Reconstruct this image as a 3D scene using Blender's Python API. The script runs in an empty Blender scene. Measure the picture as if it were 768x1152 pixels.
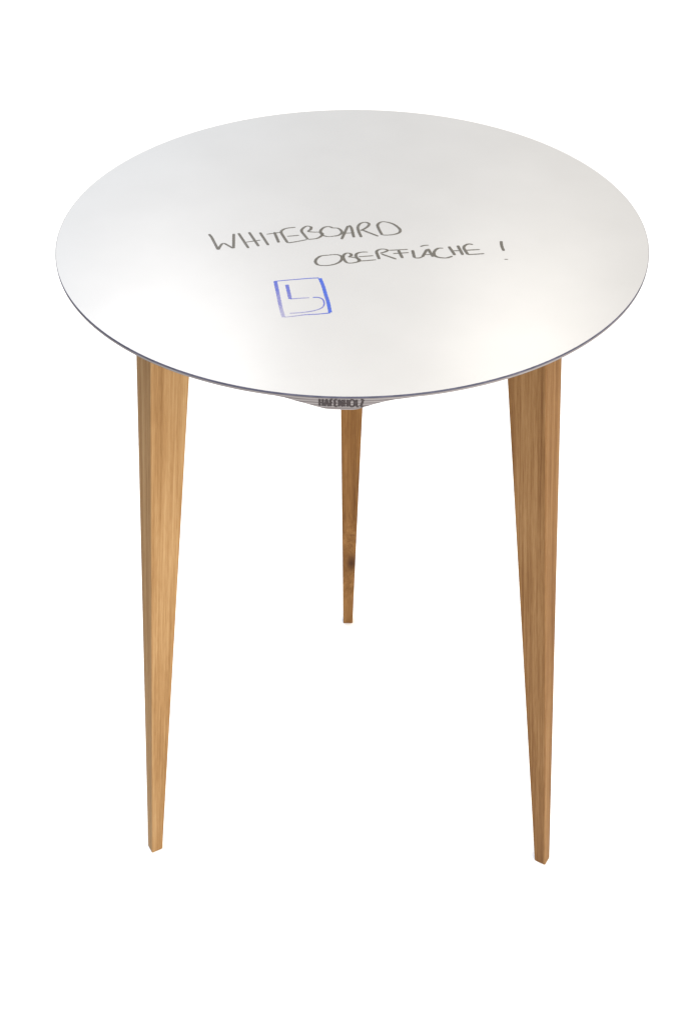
import bpy, bmesh, math
from mathutils import Vector, Matrix
scene = bpy.context.scene
R = math.radians

# ------------------------------------------------------------------ camera
cam_d = bpy.data.cameras.new("camera")
cam = bpy.data.objects.new("camera", cam_d)
scene.collection.objects.link(cam)
scene.camera = cam
yaw, pitch, roll = R(-1.8503), R(-39.4164), R(-0.9488)
F = Vector((math.sin(yaw)*math.cos(pitch), math.cos(yaw)*math.cos(pitch), math.sin(pitch)))
RT = Vector((math.cos(yaw), -math.sin(yaw), 0.0)); UP = RT.cross(F)
RT, UP = math.cos(roll)*RT + math.sin(roll)*UP, -math.sin(roll)*RT + math.cos(roll)*UP
M = Matrix((RT, UP, -F)).transposed().to_4x4()
M.translation = Vector((0, -1.69748, 2.02322))
cam.matrix_world = M
cam_d.sensor_fit = 'VERTICAL'; cam_d.sensor_height = 36; cam_d.sensor_width = 24
cam_d.lens = 48.374; cam_d.shift_x = 0.02561; cam_d.shift_y = -0.00245
cam_d.clip_start = 0.05; cam_d.clip_end = 200
scene.render.resolution_x = 682; scene.render.resolution_y = 1024

# ------------------------------------------------------------------ light: a white studio
scene.view_settings.view_transform = 'Standard'
scene.view_settings.look = 'None'
scene.view_settings.exposure = 0; scene.view_settings.gamma = 1
w = bpy.data.worlds.new("World"); scene.world = w; w.use_nodes = True
wt_ = w.node_tree; bg = wt_.nodes['Background']
bg.inputs['Strength'].default_value = 1.0
# studio surroundings: bright above, dim on the left, brighter towards the right front; cooler left, warmer right
def wn_(t): return wt_.nodes.new(t)
wc = wn_('ShaderNodeTexCoord'); wsx = wn_('ShaderNodeSeparateXYZ')
wt_.links.new(wc.outputs['Generated'], wsx.inputs[0])
dt = wn_('ShaderNodeVectorMath'); dt.operation = 'DOT_PRODUCT'; wt_.links.new(wc.outputs['Generated'], dt.inputs[0])
dt.inputs[1].default_value = (0.55, -0.50, 1.75)
ad_ = wn_('ShaderNodeMath'); ad_.operation = 'ADD'; wt_.links.new(dt.outputs['Value'], ad_.inputs[0]); ad_.inputs[1].default_value = 0.30
mx_ = wn_('ShaderNodeMath'); mx_.operation = 'MAXIMUM'; wt_.links.new(ad_.outputs[0], mx_.inputs[0]); mx_.inputs[1].default_value = 0.06
wr = wn_('ShaderNodeMapRange'); wr.inputs['From Min'].default_value = -.5; wr.inputs['From Max'].default_value = .5
wm = wn_('ShaderNodeMixRGB'); wm.inputs[1].default_value = (0.95, 1.04, 1.20, 1); wm.inputs[2].default_value = (1.04, .92, .74, 1)
wt_.links.new(wsx.outputs['X'], wr.inputs['Value']); wt_.links.new(wr.outputs[0], wm.inputs[0])
sc_ = wn_('ShaderNodeVectorMath'); sc_.operation = 'SCALE'
wt_.links.new(wm.outputs[0], sc_.inputs[0]); wt_.links.new(mx_.outputs[0], sc_.inputs['Scale']); wt_.links.new(sc_.outputs[0], bg.inputs['Color'])

def area(name, loc, target, size, power, col):
    l = bpy.data.lights.new(name, 'AREA'); l.shape = 'DISK'; l.size = size
    l.energy = power; l.color = col
    o = bpy.data.objects.new(name, l); scene.collection.objects.link(o)
    o.location = loc
    o.rotation_euler = (Vector(target)-Vector(loc)).to_track_quat('-Z', 'Y').to_euler()
area("ceiling_lamp_left", (-0.53, 1.54, 2.5), (-0.20, -0.42, 1.12), 0.55, 8, (.98, .98, 1))
area("ceiling_lamp_right", (0.50, 1.66, 2.5), (0.19, -0.37, 1.12), 0.34, 4.8, (1, .95, .86))
area("front_fill_left", (-0.28, -0.72, 1.85), (-0.18, -0.40, 1.12), 0.3, 2.7, (.97, .98, 1))  # added fill, out of view: brightens the front left of the tabletop
area("front_fill_right", (0.30, -0.72, 1.85), (0.22, -0.36, 1.12), 0.25, 1.6, (1, .94, .86))  # matching unseen fill, added for the front right of the tabletop
area("side_fill_cool", (-1.0, .85, 1.8), (-.25, .1, 1.12), 0.4, 8, (.60, .86, 1.2))  # unseen bluish fill, added to cool the left of the tabletop
area("key_lamp", (1.3, -2.45, 1.3), (0.0, 0.0, 0.6), 1.2, 60, (1, .97, .92))

# ------------------------------------------------------------------ helpers
def mat(name):
    m = bpy.data.materials.new(name); m.use_nodes = True
    nt = m.node_tree; b = nt.nodes['Principled BSDF']
    return m, nt, b
def N(nt, t, **kw):
    n = nt.nodes.new(t)
    for k, v in kw.items():
        if k in n.inputs: n.inputs[k].default_value = v
        else: setattr(n, k, v)
    return n
def link(nt, a, b): nt.links.new(a, b)
def ramp(nt, stops):
    r = nt.nodes.new('ShaderNodeValToRGB'); e = r.color_ramp.elements
    while len(e) < len(stops): e.new(0.5)
    for i, (p, c) in enumerate(stops):
        e[i].position = p; e[i].color = (*c, 1)
    return r
def math_n(nt, op, a, b=None, clamp=False):
    n = nt.nodes.new('ShaderNodeMath'); n.operation = op; n.use_clamp = clamp
    for i, v in enumerate((a, b)):
        if v is None: continue
        if isinstance(v, (int, float)): n.inputs[i].default_value = v
        else: nt.links.new(v, n.inputs[i])
    return n.outputs[0]
def obj(name, verts, faces, mats, parent=None, fmat=None, smooth=False):
    me = bpy.data.meshes.new(name); me.from_pydata(verts, [], faces); me.update()
    for m in (mats if isinstance(mats, (list, tuple)) else [mats]): me.materials.append(m)
    if fmat:
        for p, i in zip(me.polygons, fmat): p.material_index = i
    if smooth:
        for p in me.polygons: p.use_smooth = True
    o = bpy.data.objects.new(name, me); scene.collection.objects.link(o)
    if parent: o.parent = parent
    return o

# ------------------------------------------------------------------ materials
def floor_mat():
    m, nt, b = mat("white_studio_floor")
    tc = N(nt, 'ShaderNodeTexCoord'); n = N(nt, 'ShaderNodeTexNoise', Scale=1.3, Detail=4.0)
    link(nt, tc.outputs['Object'], n.inputs['Vector'])
    r = ramp(nt, [(0.3, (.92, .92, .92)), (0.7, (.95, .95, .95))])
    link(nt, n.outputs['Fac'], r.inputs[0]); link(nt, r.outputs[0], b.inputs['Base Color'])
    b.inputs['Roughness'].default_value = 0.9; b.inputs['Specular IOR Level'].default_value = 0.1
    return m

def laminate_mat():
    m, nt, b = mat("whiteboard_laminate")
    tc = N(nt, 'ShaderNodeTexCoord')
    n = N(nt, 'ShaderNodeTexNoise', Scale=9.0, Detail=5.0); link(nt, tc.outputs['Object'], n.inputs['Vector'])
    r = ramp(nt, [(0.3, (.362, .357, .350)), (0.7, (.379, .374, .367))])
    link(nt, n.outputs['Fac'], r.inputs[0]); link(nt, r.outputs[0], b.inputs['Base Color'])
    n2 = N(nt, 'ShaderNodeTexNoise', Scale=420.0, Detail=2.0); link(nt, tc.outputs['Object'], n2.inputs['Vector'])
    bp = N(nt, 'ShaderNodeBump', Strength=0.12, Distance=0.0006); link(nt, n2.outputs['Fac'], bp.inputs['Height'])
    link(nt, bp.outputs[0], b.inputs['Normal'])
    n3 = N(nt, 'ShaderNodeTexNoise', Scale=6.0, Detail=3.0); link(nt, tc.outputs['Object'], n3.inputs['Vector'])
    mr = N(nt, 'ShaderNodeMapRange'); mr.inputs['To Min'].default_value = .29; mr.inputs['To Max'].default_value = .33
    link(nt, n3.outputs['Fac'], mr.inputs['Value']); link(nt, mr.outputs[0], b.inputs['Roughness'])
    b.inputs['Specular IOR Level'].default_value = 0.6
    return m

def core_mat():
    m, nt, b = mat("laminate_core")
    tc = N(nt, 'ShaderNodeTexCoord'); n = N(nt, 'ShaderNodeTexNoise', Scale=60.0, Detail=3.0)
    link(nt, tc.outputs['Object'], n.inputs['Vector'])
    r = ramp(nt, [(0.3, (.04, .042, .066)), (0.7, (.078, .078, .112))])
    link(nt, n.outputs['Fac'], r.inputs[0]); link(nt, r.outputs[0], b.inputs['Base Color'])
    b.inputs['Roughness'].default_value = 0.7; b.inputs['Specular IOR Level'].default_value = 0.1
    return m

def ply_mat():
    m, nt, b = mat("birch_plywood_edge")
    tc = N(nt, 'ShaderNodeTexCoord'); sx = N(nt, 'ShaderNodeSeparateXYZ'); link(nt, tc.outputs['Object'], sx.inputs[0])
    wob = N(nt, 'ShaderNodeTexNoise', Scale=14.0, Detail=3.0); link(nt, tc.outputs['Object'], wob.inputs['Vector'])
    z = math_n(nt, 'ADD', sx.outputs['Z'], math_n(nt, 'MULTIPLY', wob.outputs['Fac'], 0.0012))
    band = math_n(nt, 'FRACT', math_n(nt, 'MULTIPLY', z, 1/0.0034))
    tri = math_n(nt, 'ABSOLUTE', math_n(nt, 'SUBTRACT', band, 0.5))
    mp = N(nt, 'ShaderNodeMapping'); mp.inputs['Scale'].default_value = (60, 60, 700); link(nt, tc.outputs['Object'], mp.inputs[0])
    n = N(nt, 'ShaderNodeTexNoise', Scale=1.0, Detail=4.0); link(nt, mp.outputs[0], n.inputs['Vector'])
    v = math_n(nt, 'ADD', math_n(nt, 'MULTIPLY', tri, 1.3), math_n(nt, 'MULTIPLY', n.outputs['Fac'], .55))
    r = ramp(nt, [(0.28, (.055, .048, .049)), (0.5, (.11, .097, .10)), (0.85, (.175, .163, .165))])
    link(nt, v, r.inputs[0]); link(nt, r.outputs[0], b.inputs['Base Color'])
    b.inputs['Roughness'].default_value = 0.6
    return m

def wood_mat(name, light, mid, dark, seed, knot=None, lean=0.094, lean_y=0.0):
    m, nt, b = mat(name)
    tc = N(nt, 'ShaderNodeTexCoord')
    # the grain follows the lean of the leg
    sp = N(nt, 'ShaderNodeSeparateXYZ'); link(nt, tc.outputs['Object'], sp.inputs[0])
    cb = N(nt, 'ShaderNodeCombineXYZ'); link(nt, math_n(nt, 'ADD', sp.outputs['X'], math_n(nt, 'MULTIPLY', sp.outputs['Z'], lean)), cb.inputs[0])
    link(nt, math_n(nt, 'ADD', sp.outputs['Y'], math_n(nt, 'MULTIPLY', sp.outputs['Z'], lean_y)), cb.inputs[1]); link(nt, sp.outputs['Z'], cb.inputs[2])
    off = N(nt, 'ShaderNodeMapping'); off.inputs['Location'].default_value = (seed*.31, seed*.17, seed*.73)
    link(nt, cb.outputs[0], off.inputs[0])
    # slow bend of the grain
    mw = N(nt, 'ShaderNodeMapping'); mw.inputs['Scale'].default_value = (6, 6, 1.6); link(nt, off.outputs[0], mw.inputs[0])
    wn = N(nt, 'ShaderNodeTexNoise', Scale=1.0, Detail=2.0); link(nt, mw.outputs[0], wn.inputs['Vector'])
    sc = N(nt, 'ShaderNodeVectorMath'); sc.operation = 'SCALE'; sc.inputs['Scale'].default_value = 0.006
    link(nt, wn.outputs['Color'], sc.inputs[0])
    ad = N(nt, 'ShaderNodeVectorMath'); ad.operation = 'ADD'
    link(nt, off.outputs[0], ad.inputs[0]); link(nt, sc.outputs[0], ad.inputs[1])
    vec = ad.outputs[0]
    if knot:
        # grain swirls round the knot
        d = N(nt, 'ShaderNodeVectorMath'); d.operation = 'SUBTRACT'; link(nt, tc.outputs['Object'], d.inputs[0]); d.inputs[1].default_value = knot
        ml = N(nt, 'ShaderNodeVectorMath'); ml.operation = 'MULTIPLY'; link(nt, d.outputs[0], ml.inputs[0]); ml.inputs[1].default_value = (1, 1, .42)
        ln = N(nt, 'ShaderNodeVectorMath'); ln.operation = 'LENGTH'; link(nt, ml.outputs[0], ln.inputs[0])
        kd = ln.outputs['Value']
        fall = math_n(nt, 'POWER', 2.718, math_n(nt, 'MULTIPLY', math_n(nt, 'MULTIPLY', kd, kd), -1/(2*.022**2)))
        cx = N(nt, 'ShaderNodeCombineXYZ'); link(nt, math_n(nt, 'MULTIPLY', fall, 0.045), cx.inputs[0]); link(nt, math_n(nt, 'MULTIPLY', fall, 0.03), cx.inputs[1])
        a2 = N(nt, 'ShaderNodeVectorMath'); a2.operation = 'ADD'; link(nt, vec, a2.inputs[0]); link(nt, cx.outputs[0], a2.inputs[1]); vec = a2.outputs[0]
    def grain(scale, detail):
        mm = N(nt, 'ShaderNodeMapping'); mm.inputs['Scale'].default_value = scale; link(nt, vec, mm.inputs[0])
        nn = N(nt, 'ShaderNodeTexNoise', Scale=1.0, Detail=detail); link(nt, mm.outputs[0], nn.inputs['Vector'])
        return nn.outputs['Fac']
    g1 = grain((85, 85, .9), 3.0); g2 = grain((380, 380, 3.5), 3.0); g3 = grain((1000, 1000, 38), 2.0); g4 = grain((12, 12, 4), 2.0)
    v = math_n(nt, 'ADD', math_n(nt, 'ADD', math_n(nt, 'MULTIPLY', g1, .50), math_n(nt, 'MULTIPLY', g2, .42)), math_n(nt, 'ADD', math_n(nt, 'MULTIPLY', g3, .24), math_n(nt, 'MULTIPLY', g4, .22)))
    r = ramp(nt, [(0.50, dark), (0.68, mid), (0.84, light)])
    link(nt, v, r.inputs[0]); col = r.outputs[0]
    if knot:
        d2 = N(nt, 'ShaderNodeVectorMath'); d2.operation = 'SUBTRACT'; link(nt, tc.outputs['Object'], d2.inputs[0]); d2.inputs[1].default_value = (knot[0], knot[1]-.001, knot[2]+.082)
        m2 = N(nt, 'ShaderNodeVectorMath'); m2.operation = 'MULTIPLY'; link(nt, d2.outputs[0], m2.inputs[0]); m2.inputs[1].default_value = (.5, .7, 2.2)
        l2 = N(nt, 'ShaderNodeVectorMath'); l2.operation = 'LENGTH'; link(nt, m2.outputs[0], l2.inputs[0]); kl = l2.outputs['Value']
        k = math_n(nt, 'POWER', 2.718, math_n(nt, 'MULTIPLY', math_n(nt, 'MULTIPLY', kd, kd), -1/(2*.0075**2)))
        k = math_n(nt, 'ADD', math_n(nt, 'MULTIPLY', k, 1.1), math_n(nt, 'POWER', 2.718, math_n(nt, 'MULTIPLY', math_n(nt, 'MULTIPLY', kl, kl), -1/(2*.0042**2))))
        k = math_n(nt, 'MULTIPLY', k, math_n(nt, 'ADD', .35, g2), clamp=True)
        mx = N(nt, 'ShaderNodeMixRGB'); link(nt, k, mx.inputs[0]); link(nt, col, mx.inputs[1]); mx.inputs[2].default_value = (.045, .02, .012, 1)
        col = mx.outputs[0]
    link(nt, col, b.inputs['Base Color'])
    b.inputs['Roughness'].default_value = 0.7; b.inputs['Specular IOR Level'].default_value = 0.05
    bp = N(nt, 'ShaderNodeBump', Strength=0.25, Distance=0.0004); link(nt, g2, bp.inputs['Height']); link(nt, bp.outputs[0], b.inputs['Normal'])
    return m

def ink_mat(name, col_a, col_b):
    m, nt, b = mat(name)
    at = N(nt, 'ShaderNodeAttribute', attribute_name='ink')
    tc = N(nt, 'ShaderNodeTexCoord')
    n = N(nt, 'ShaderNodeTexNoise', Scale=260.0, Detail=3.0); link(nt, tc.outputs['Object'], n.inputs['Vector'])
    mx = N(nt, 'ShaderNodeMixRGB'); link(nt, at.outputs['Fac'], mx.inputs[0])
    mx.inputs[1].default_value = (*col_a, 1); mx.inputs[2].default_value = (*col_b, 1)
    link(nt, mx.outputs[0], b.inputs['Base Color']); b.inputs['Roughness'].default_value = .5
    al = math_n(nt, 'MULTIPLY', at.outputs['Fac'], math_n(nt, 'ADD', .45, math_n(nt, 'MULTIPLY', n.outputs['Fac'], .95)), clamp=True)
    link(nt, al, b.inputs['Alpha'])
    return m

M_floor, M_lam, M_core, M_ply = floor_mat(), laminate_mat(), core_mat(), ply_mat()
M_grey_ink = ink_mat("dried_grey_marker", (.10, .09, .072), (.07, .062, .048))
M_blue_ink = ink_mat("blue_marker", (.13, .085, .42), (.012, .06, .38))
M_burn = ink_mat("burnt_brown_ink", (.015, .008, .008), (.012, .006, .007))

# ------------------------------------------------------------------ setting: the white floor
s = 30
fl = obj("floor", [(-s, -s, 0), (s, -s, 0), (s, s, 0), (-s, s, 0)], [(0, 1, 2, 3)], M_floor)
fl['kind'] = 'structure'

# ------------------------------------------------------------------ the table
H = 1.12318; RAD = 0.400
table = bpy.data.objects.new("bar_table", None); scene.collection.objects.link(table)
table['label'] = "round white whiteboard-topped bar table on three tapered wooden legs with marker writing on it"
table['category'] = "table"

# laminate sheet on top (dark core shows as a thin line on its edge)
seg = 512
def ring(r, z, n=seg): return [(r*math.cos(2*math.pi*i/n), r*math.sin(2*math.pi*i/n), z) for i in range(n)]
def lathe(profile, n=seg):
    v = []; f = []; fi = []
    for r, z in profile: v += ring(r, z, n)
    for k in range(len(profile)-1):
        for i in range(n):
            j = (i+1) % n
            f.append((k*n+i, (k+1)*n+i, (k+1)*n+j, k*n+j)); fi.append(k)
    return v, f, fi
prof = [(0.3994, 0.0), (0.4000, -0.0004), (0.4000, -0.0021)]
v, f, fi = lathe(prof)
f.append(tuple(range(seg))); f.append(tuple(range(2*seg+seg-1, 2*seg-1, -1)))
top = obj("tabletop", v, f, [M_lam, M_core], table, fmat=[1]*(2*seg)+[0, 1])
top.location = (0, 0, H)

# plywood board: thin lip all round, bevelled under, left at full thickness where the name is
HK = [(-103.5, .0056), (-102.4, .0056), (-100.86, .0066), (-98.86, .0099), (-97.1, .0125), (-95.4, .0157), (-93.9, .0182), (-92.8, .0186),
      (-89.6, .0186), (-88.6, .0177), (-87.6, .0150), (-86, .0113), (-84.3, .0084), (-82.5, .0064), (-78.8, .0053), (-78, .0056)]
def lip(a):
    if a <= HK[0][0] or a >= HK[-1][0]: return .0056
    for (a0, h0), (a1, h1) in zip(HK, HK[1:]):
        if a0 <= a <= a1: return h0 + (h1-h0)*(a-a0)/(a1-a0)
T = .0186; n = 720
v = []; f = []
angs = [-180 + 360*i/n for i in range(n)]
rows = [[], [], [], []]
for a in angs:
    c, q = math.cos(R(a)), math.sin(R(a)); h = lip(a)
    rin = RAD - .0006 - .085*(T-h)/(T-.0056) - .0008
    for k, (r, z) in enumerate([(RAD-.0003, -.0020), (RAD-.0003, -h+.0004), (RAD-.0011, -h), (rin, -T)]):
        rows[k].append((r*c, r*q, z))
for r_ in rows: v += r_
for k in range(3):
    for i in range(n):
        j = (i+1) % n; f.append((k*n+i, (k+1)*n+i, (k+1)*n+j, k*n+j))
f.append(tuple(range(n))); f.append(tuple(range(4*n-1, 3*n-1, -1)))
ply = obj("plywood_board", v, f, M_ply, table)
ply.location = (0, 0, H)

# ------------------------------------------------------------------ strokes drawn with a chisel-tipped marker
def spline(pts, step):
    P = [Vector(p).to_3d() for p in pts]; out = []
    if len(P) == 2:
        m_ = max(2, int((P[1]-P[0]).length/step)); return [P[0].lerp(P[1], i/m_) for i in range(m_+1)]
    closed = (P[0]-P[-1]).length < 1e-6
    for i in range(len(P)-1):
        p0 = P[i-1] if i else (P[-2] if closed else P[0]*2-P[1])
        p3 = P[i+2] if i+2 < len(P) else (P[1] if closed else P[-1]*2-P[-2])
        p1, p2 = P[i], P[i+1]; m_ = max(2, int((p2-p1).length/step))
        for k in range(m_):
            t = k/m_
            out.append(.5*((2*p1)+(p2-p0)*t+(2*p0-5*p1+4*p2-p3)*t*t+(3*p1-p0-3*p2+p3)*t**3))
    out.append(P[-1]); return out
def ribbon(pts, width, step, z0, dz, ink0, ink1, V, Fc, ink, rnd=True):
    """width(direction) -> full width; adds a flat strip with rounded ends"""
    P = spline(pts, step); n_ = len(P); base = len(V)
    L = [0]
    for a_, b_ in zip(P, P[1:]): L.append(L[-1]+(b_-a_).length)
    for i, p in enumerate(P):
        d = (P[min(i+1, n_-1)]-P[max(i-1, 0)]).normalized(); wd = width(d)/2
        e = min(L[i], L[-1]-L[i]); k = 1.0
        if rnd and e < wd*.5: k = .72+.28*(e/(wd*.5))
        nrm = Vector((-d.y, d.x, 0))*wd*k*(1+.07*math.sin(7.1*L[i]/max(wd*2, .001)*.3+i))
        z = z0+dz*i
        V += [(p.x+nrm.x, p.y+nrm.y, z), (p.x-nrm.x, p.y-nrm.y, z)]
        t = L[i]/max(L[-1], 1e-9); q = (ink0+(ink1-ink0)*t)*(1+.07*math.sin(L[i]*190+base)+.12*(abs(2*t-1)**4)*(ink1 < 1)); ink += [min(q, 1), min(q*.96, 1)]
        if i: Fc.append((base+2*i-2, base+2*i-1, base+2*i+1, base+2*i))
def stroke_obj(name, V, Fc, ink, m, parent):
    o = obj(name, V, Fc, m, parent)
    at = o.data.attributes.new('ink', 'FLOAT', 'POINT')
    for i, q in enumerate(ink): at.data[i].value = q
    return o
def nib(a, b):
    return lambda d: math.hypot(a*d.y, b*d.x)

WHITEBOARD = [[[-192.9,-12.3],[-188.4,-22.0],[-183.8,-35.8],[-177.2,-55.7]],[[-177.0,-55.7],[-174.7,-44.8],[-171.4,-37.9],[-165.4,-43.5],[-157.3,-52.0]],[[-156.8,-52.0],[-159.2,-11.6]],[[-152.9,-9.8],[-136.8,-51.5]],[[-138.6,-7.2],[-123.4,-46.4]],[[-140.9,-35.1],[-121.8,-29.4]],[[-123.6,-8.0],[-110.5,-43.6]],[[-114.2,-13.0],[-95.5,-7.3]],[[-104.0,-7.3],[-96.8,-36.2]],[[-75.7,6.7],[-84.6,5.1],[-91.4,1.4],[-94.9,-6.0],[-91.3,-19.1],[-84.9,-36.7]],[[-84.5,-37.3],[-71.9,-33.4],[-59.5,-28.3]],[[-86.2,-19.1],[-69.9,-16.0]],[[-54.1,7.7],[-59.3,10.4],[-64.3,5.9],[-67.2,-3.4],[-63.0,-15.2],[-57.7,-27.5]],[[-54.2,8.5],[-54.5,1.3],[-58.9,-5.0]],[[-58.9,-5.5],[-50.0,-7.1],[-42.4,-7.4],[-38.3,-11.4],[-39.7,-17.9],[-45.8,-24.9],[-57.0,-27.8]],[[-24.9,5.0],[-28.7,8.2],[-33.8,8.2],[-38.8,3.2],[-41.2,-6.1],[-37.8,-16.1],[-30.8,-19.8],[-23.3,-18.7],[-17.3,-16.6],[-13.3,-12.5],[-11.8,-7.2],[-13.9,-0.9],[-17.5,3.9],[-25.5,5.0]],[[-12.2,-27.1],[-7.9,-7.5],[-3.8,10.5]],[[-2.0,11.9],[0.9,4.4],[4.3,-21.9]],[[-10.4,-10.6],[3.4,-9.4]],[[14.4,-21.4],[11.0,-6.2],[9.8,7.0],[13.0,17.2],[19.4,21.0],[25.1,17.2],[23.8,9.7],[18.6,2.2],[13.6,-3.0]],[[15.7,-0.9],[25.5,-9.4],[37.4,-18.9]],[[42.4,-14.9],[38.3,1.7],[36.9,13.7],[41.1,21.2],[46.2,22.5],[56.3,17.6],[63.7,8.2],[67.5,-1.6],[65.8,-9.0],[59.4,-13.7],[50.6,-15.7],[42.8,-15.5]]]
OBERFLAECHE = [[[-28.9,-70.8],[-38.7,-72.8],[-44.7,-80.2],[-46.3,-88.9],[-43.1,-96.3],[-35.8,-98.7],[-24.8,-97.0],[-16.4,-91.4],[-11.6,-82.8],[-12.2,-74.1],[-17.8,-69.6],[-25.2,-69.8],[-28.9,-70.8]],[[0.6,-71.6],[0.6,-67.8],[-3.1,-65.3],[-7.0,-66.6],[-9.8,-73.3],[-8.5,-82.8],[-4.8,-90.9],[0.7,-92.1],[8.0,-89.7],[13.5,-85.8]],[[1.1,-69.1],[0.9,-72.3],[-3.0,-75.8]],[[-3.0,-75.8],[3.1,-76.8],[9.2,-79.8],[11.7,-83.3],[9.2,-89.0]],[[22.8,-62.9],[16.7,-62.4],[9.3,-65.4],[6.8,-71.6],[9.2,-80.3],[13.5,-86.5]],[[10.5,-75.4],[30.1,-72.4]],[[13.5,-86.5],[21.4,-85.5],[33.7,-83.3]],[[37.8,-81.6],[35.9,-71.6],[34.4,-61.6],[38.0,-55.8],[44.2,-54.3],[49.7,-57.9],[45.3,-62.4],[39.1,-65.9]],[[40.9,-67.9],[60.2,-81.6]],[[51.5,-57.9],[76.3,-55.4]],[[56.3,-66.7],[77.2,-64.2]],[[63.6,-57.9],[68.5,-79.1]],[[82.4,-57.9],[84.2,-77.9]],[[84.4,-78.4],[90.2,-78.7],[95.0,-75.5]],[[95.0,-75.5],[101.6,-55.4]],[[103.2,-54.2],[108.7,-75.5]],[[97.9,-70.0],[106.5,-69.2]],[[93.2,-47.8],[98.3,-44.8],[104.5,-44.0]],[[123.3,-52.4],[117.1,-52.4],[112.6,-58.0],[110.4,-65.5],[111.9,-73.5],[117.2,-77.5],[124.2,-78.7],[128.1,-78.0],[134.7,-74.0]],[[131.2,-47.9],[137.9,-71.0]],[[143.1,-45.3],[148.4,-70.6]],[[135.5,-59.3],[144.1,-59.3]],[[163.7,-42.3],[158.2,-40.8],[153.7,-44.1],[150.8,-50.4],[152.7,-60.5],[155.2,-69.3]],[[154.1,-58.0],[172.0,-56.0]],[[155.2,-69.6],[165.6,-68.8],[176.8,-67.1]],[[202.0,-32.9],[201.8,-47.0],[203.4,-59.6]],[[202.2,-82.4],[207.1,-82.4]]]
LOGO = [[[[-98.7,-139.7],[-84.4,-136.9],[-66.6,-134.0],[-52.2,-131.7],[-40.9,-130.7]],0.65,0.9,0],[[[-39.6,-131.7],[-35.1,-151.0],[-31.2,-174.1],[-28.0,-192.2],[-25.1,-216.2]],1,0.95,1],[[[-96.9,-139.7],[-92.7,-167.2],[-89.4,-190.0],[-86.2,-210.1],[-82.6,-227.7]],0.85,0.25,1],[[[-25.1,-217.1],[-40.8,-220.0],[-55.8,-221.5],[-69.5,-224.8],[-80.9,-227.2]],0.9,0.3,0],[[[-81.6,-148.1],[-76.2,-183.2]],0.72,0.66,1],[[[-76.2,-183.6],[-65.1,-182.0],[-52.2,-180.4]],0.65,0.4,0],[[[-47.5,-179.8],[-40.5,-179.8],[-35.1,-184.3],[-33.0,-193.3],[-34.2,-202.3],[-39.9,-208.9],[-49.1,-213.4],[-59.4,-216.0],[-75.5,-218.5]],0.85,0.35,0]]

def writing(name, strokes, width, ink):
    V, Fc, q = [], [], []
    for i, st in enumerate(strokes):
        ribbon([(x/1000, y/1000) for x, y in st], width, .0022, .00012+i*.000012, 1e-7, ink, ink*.93, V, Fc, q)
    return stroke_obj(name, V, Fc, q, M_grey_ink, top)
o = writing("lettering", WHITEBOARD, nib(.0040, .0019), .88)
o['label'] = "grey handwritten word WHITEBOARD"
o = writing("lettering", OBERFLAECHE[:-2], nib(.0042, .0021), .92)
o['label'] = "grey handwritten word OBERFLÄCHE"
o = writing("lettering", OBERFLAECHE[-2:], nib(.0042, .0021), .92)
o['label'] = "grey handwritten exclamation mark"
V, Fc, q = [], [], []
for i, (st, i0, i1, thick) in enumerate(LOGO):
    ribbon([(x/1000, y/1000) for x, y in st], (lambda d: .0047) if thick else nib(.002, .0021), .002, .00012+i*.000012, 1e-7, i0, i1, V, Fc, q, rnd=False)
o = stroke_obj("logo_drawing", V, Fc, q, M_blue_ink, top)
o['label'] = "blue marker drawing of a curved stroke inside a square"

# the name on the thick part of the plywood edge: capitals in a 1 x 1 cell, bent round the rim
GL = {'H': (.62, [[(0, 0), (0, 1)], [(.62, 0), (.62, 1)], [(0, .5), (.62, .5)]]),
      'A': (.78, [[(0, 0), (.39, 1)], [(.39, 1), (.78, 0)], [(.15, .34), (.63, .34)]]),
      'F': (.48, [[(0, 0), (0, 1)], [(0, 1), (.48, 1)], [(0, .52), (.42, .52)]]),
      'E': (.48, [[(0, 0), (0, 1)], [(0, 1), (.48, 1)], [(0, .5), (.42, .5)], [(0, 0), (.48, 0)]]),
      'N': (.66, [[(0, 0), (0, 1)], [(0, 1), (.66, 0)], [(.66, 0), (.66, 1)]]),
      'O': (1.05, [[(.525+.525*math.cos(t*math.pi/12), .5+.5*math.sin(t*math.pi/12)) for t in range(25)]]),
      'L': (.46, [[(0, 1), (0, 0)], [(0, 0), (.46, 0)]]),
      'Z': (.52, [[(0, 1), (.52, 1)], [(.52, 1), (0, 0)], [(0, 0), (.52, 0)]])}
V, Fc, q = [], [], []
word = "HAFENHOLZ"; ch = .0098; gap = .34
tot = sum(GL[c][0] for c in word)+gap*(len(word)-1)
a0, a1 = R(-95.0), R(-87.8); sx_ = (a1-a0)*RAD/tot
x = 0; lay = 0
for c in word:
    wdt, sts = GL[c]
    for st in sts:
        P2 = [(x*sx_+px*sx_, py*ch) for px, py in st]; lay += 1
        ribbon(P2, nib(.0029, .0017), .0008, lay*.000006, 1e-8, 1, 1, V, Fc, q, rnd=False)
    x += wdt+gap
V3 = []
for (px, py, pz) in V:
    a = a0+px/RAD; r = RAD-.0003+.00008+pz
    V3.append((r*math.cos(a), r*math.sin(a), -.0138+py))
o = stroke_obj("lettering", V3, Fc, q, M_burn, ply)
o['label'] = "dark capitals HAFENHOLZ on the plywood edge"

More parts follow.
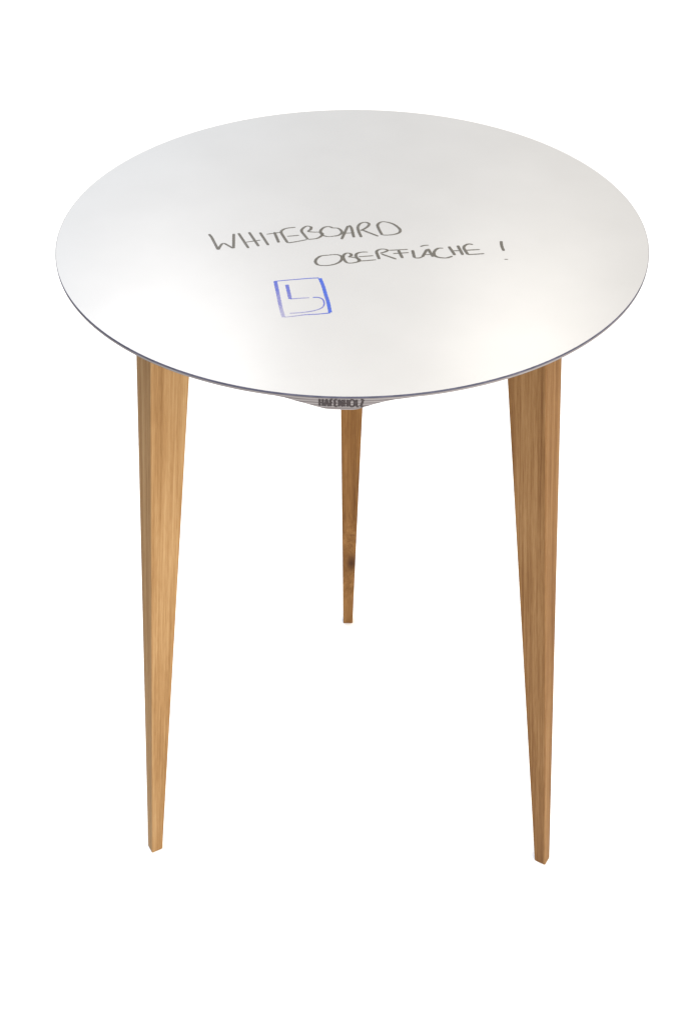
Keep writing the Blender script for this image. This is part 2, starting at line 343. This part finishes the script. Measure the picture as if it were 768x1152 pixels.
# ------------------------------------------------------------------ legs
phi = -0.5
rb, wb, tb, rt, wt, tt = .40571, .02029, .01974, .30519, .06208, .0544
offs = [(.00026, -.0009, .00606, -.0057), (-.00312, .00191, -.00547, -.00267), (.00294, -.00102, -.00421, -.00119)]
oak = wood_mat("golden_oak", (.325, .205, .098), (.255, .146, .062), (.165, .084, .031), 1.0, lean=0.092, lean_y=-0.003)
oak_r = wood_mat("brown_oak", (.235, .137, .062), (.170, .089, .036), (.105, .048, .018), 5.0)
oak_k = wood_mat("dark_knotty_oak", (.235, .122, .045), (.17, .082, .028), (.105, .047, .016), 9.0, knot=(-.045, -.008, .192))
labels = ["dark knotty wooden leg at the back", "pale golden wooden leg on the left", "reddish brown wooden leg on the right"]
for k, m_ in ((0, oak_k), (1, oak), (2, oak_r)):
    a = R(90+120*k+phi); z1 = H-.0190; ht = H-.006; o_ = offs[k]
    base_r = rb+o_[0]
    bm = bmesh.new(); rings_ = []
    NZ = 1
    for iz in range(NZ+1):
        z = z1*iz/NZ; s_ = z/ht
        r = rb+o_[0]+(rt+o_[1]-rb-o_[0])*s_; wd = wb+(wt-wb)*s_
        t = (tb+(tt-tb)*s_)/2; sh = o_[2]+(o_[3]-o_[2])*s_
        rings_.append([bm.verts.new((rr-base_r, sd+sh-o_[2], z)) for rr, sd in ((r, -t), (r, t), (r-wd, t), (r-wd, -t))])
    for A, B in zip(rings_, rings_[1:]):
        for i in range(4):
            j = (i+1) % 4; bm.faces.new((A[i], A[j], B[j], B[i]))
    bm.faces.new(rings_[0][::-1]); bm.faces.new(rings_[-1])
    bmesh.ops.recalc_face_normals(bm, faces=bm.faces)
    bmesh.ops.bevel(bm, geom=[e for e in bm.edges], offset=.0015, segments=2, affect='EDGES', profile=.5)
    me = bpy.data.meshes.new("leg"); bm.to_mesh(me); bm.free(); me.materials.append(m_)
    lg = bpy.data.objects.new("leg", me); scene.collection.objects.link(lg); lg.parent = table
    ca, sa = math.cos(a), math.sin(a)
    lg.location = (base_r*ca-o_[2]*sa, base_r*sa+o_[2]*ca, 0.0005)
    lg.rotation_euler = (0, 0, a)
    lg['label'] = labels[k]
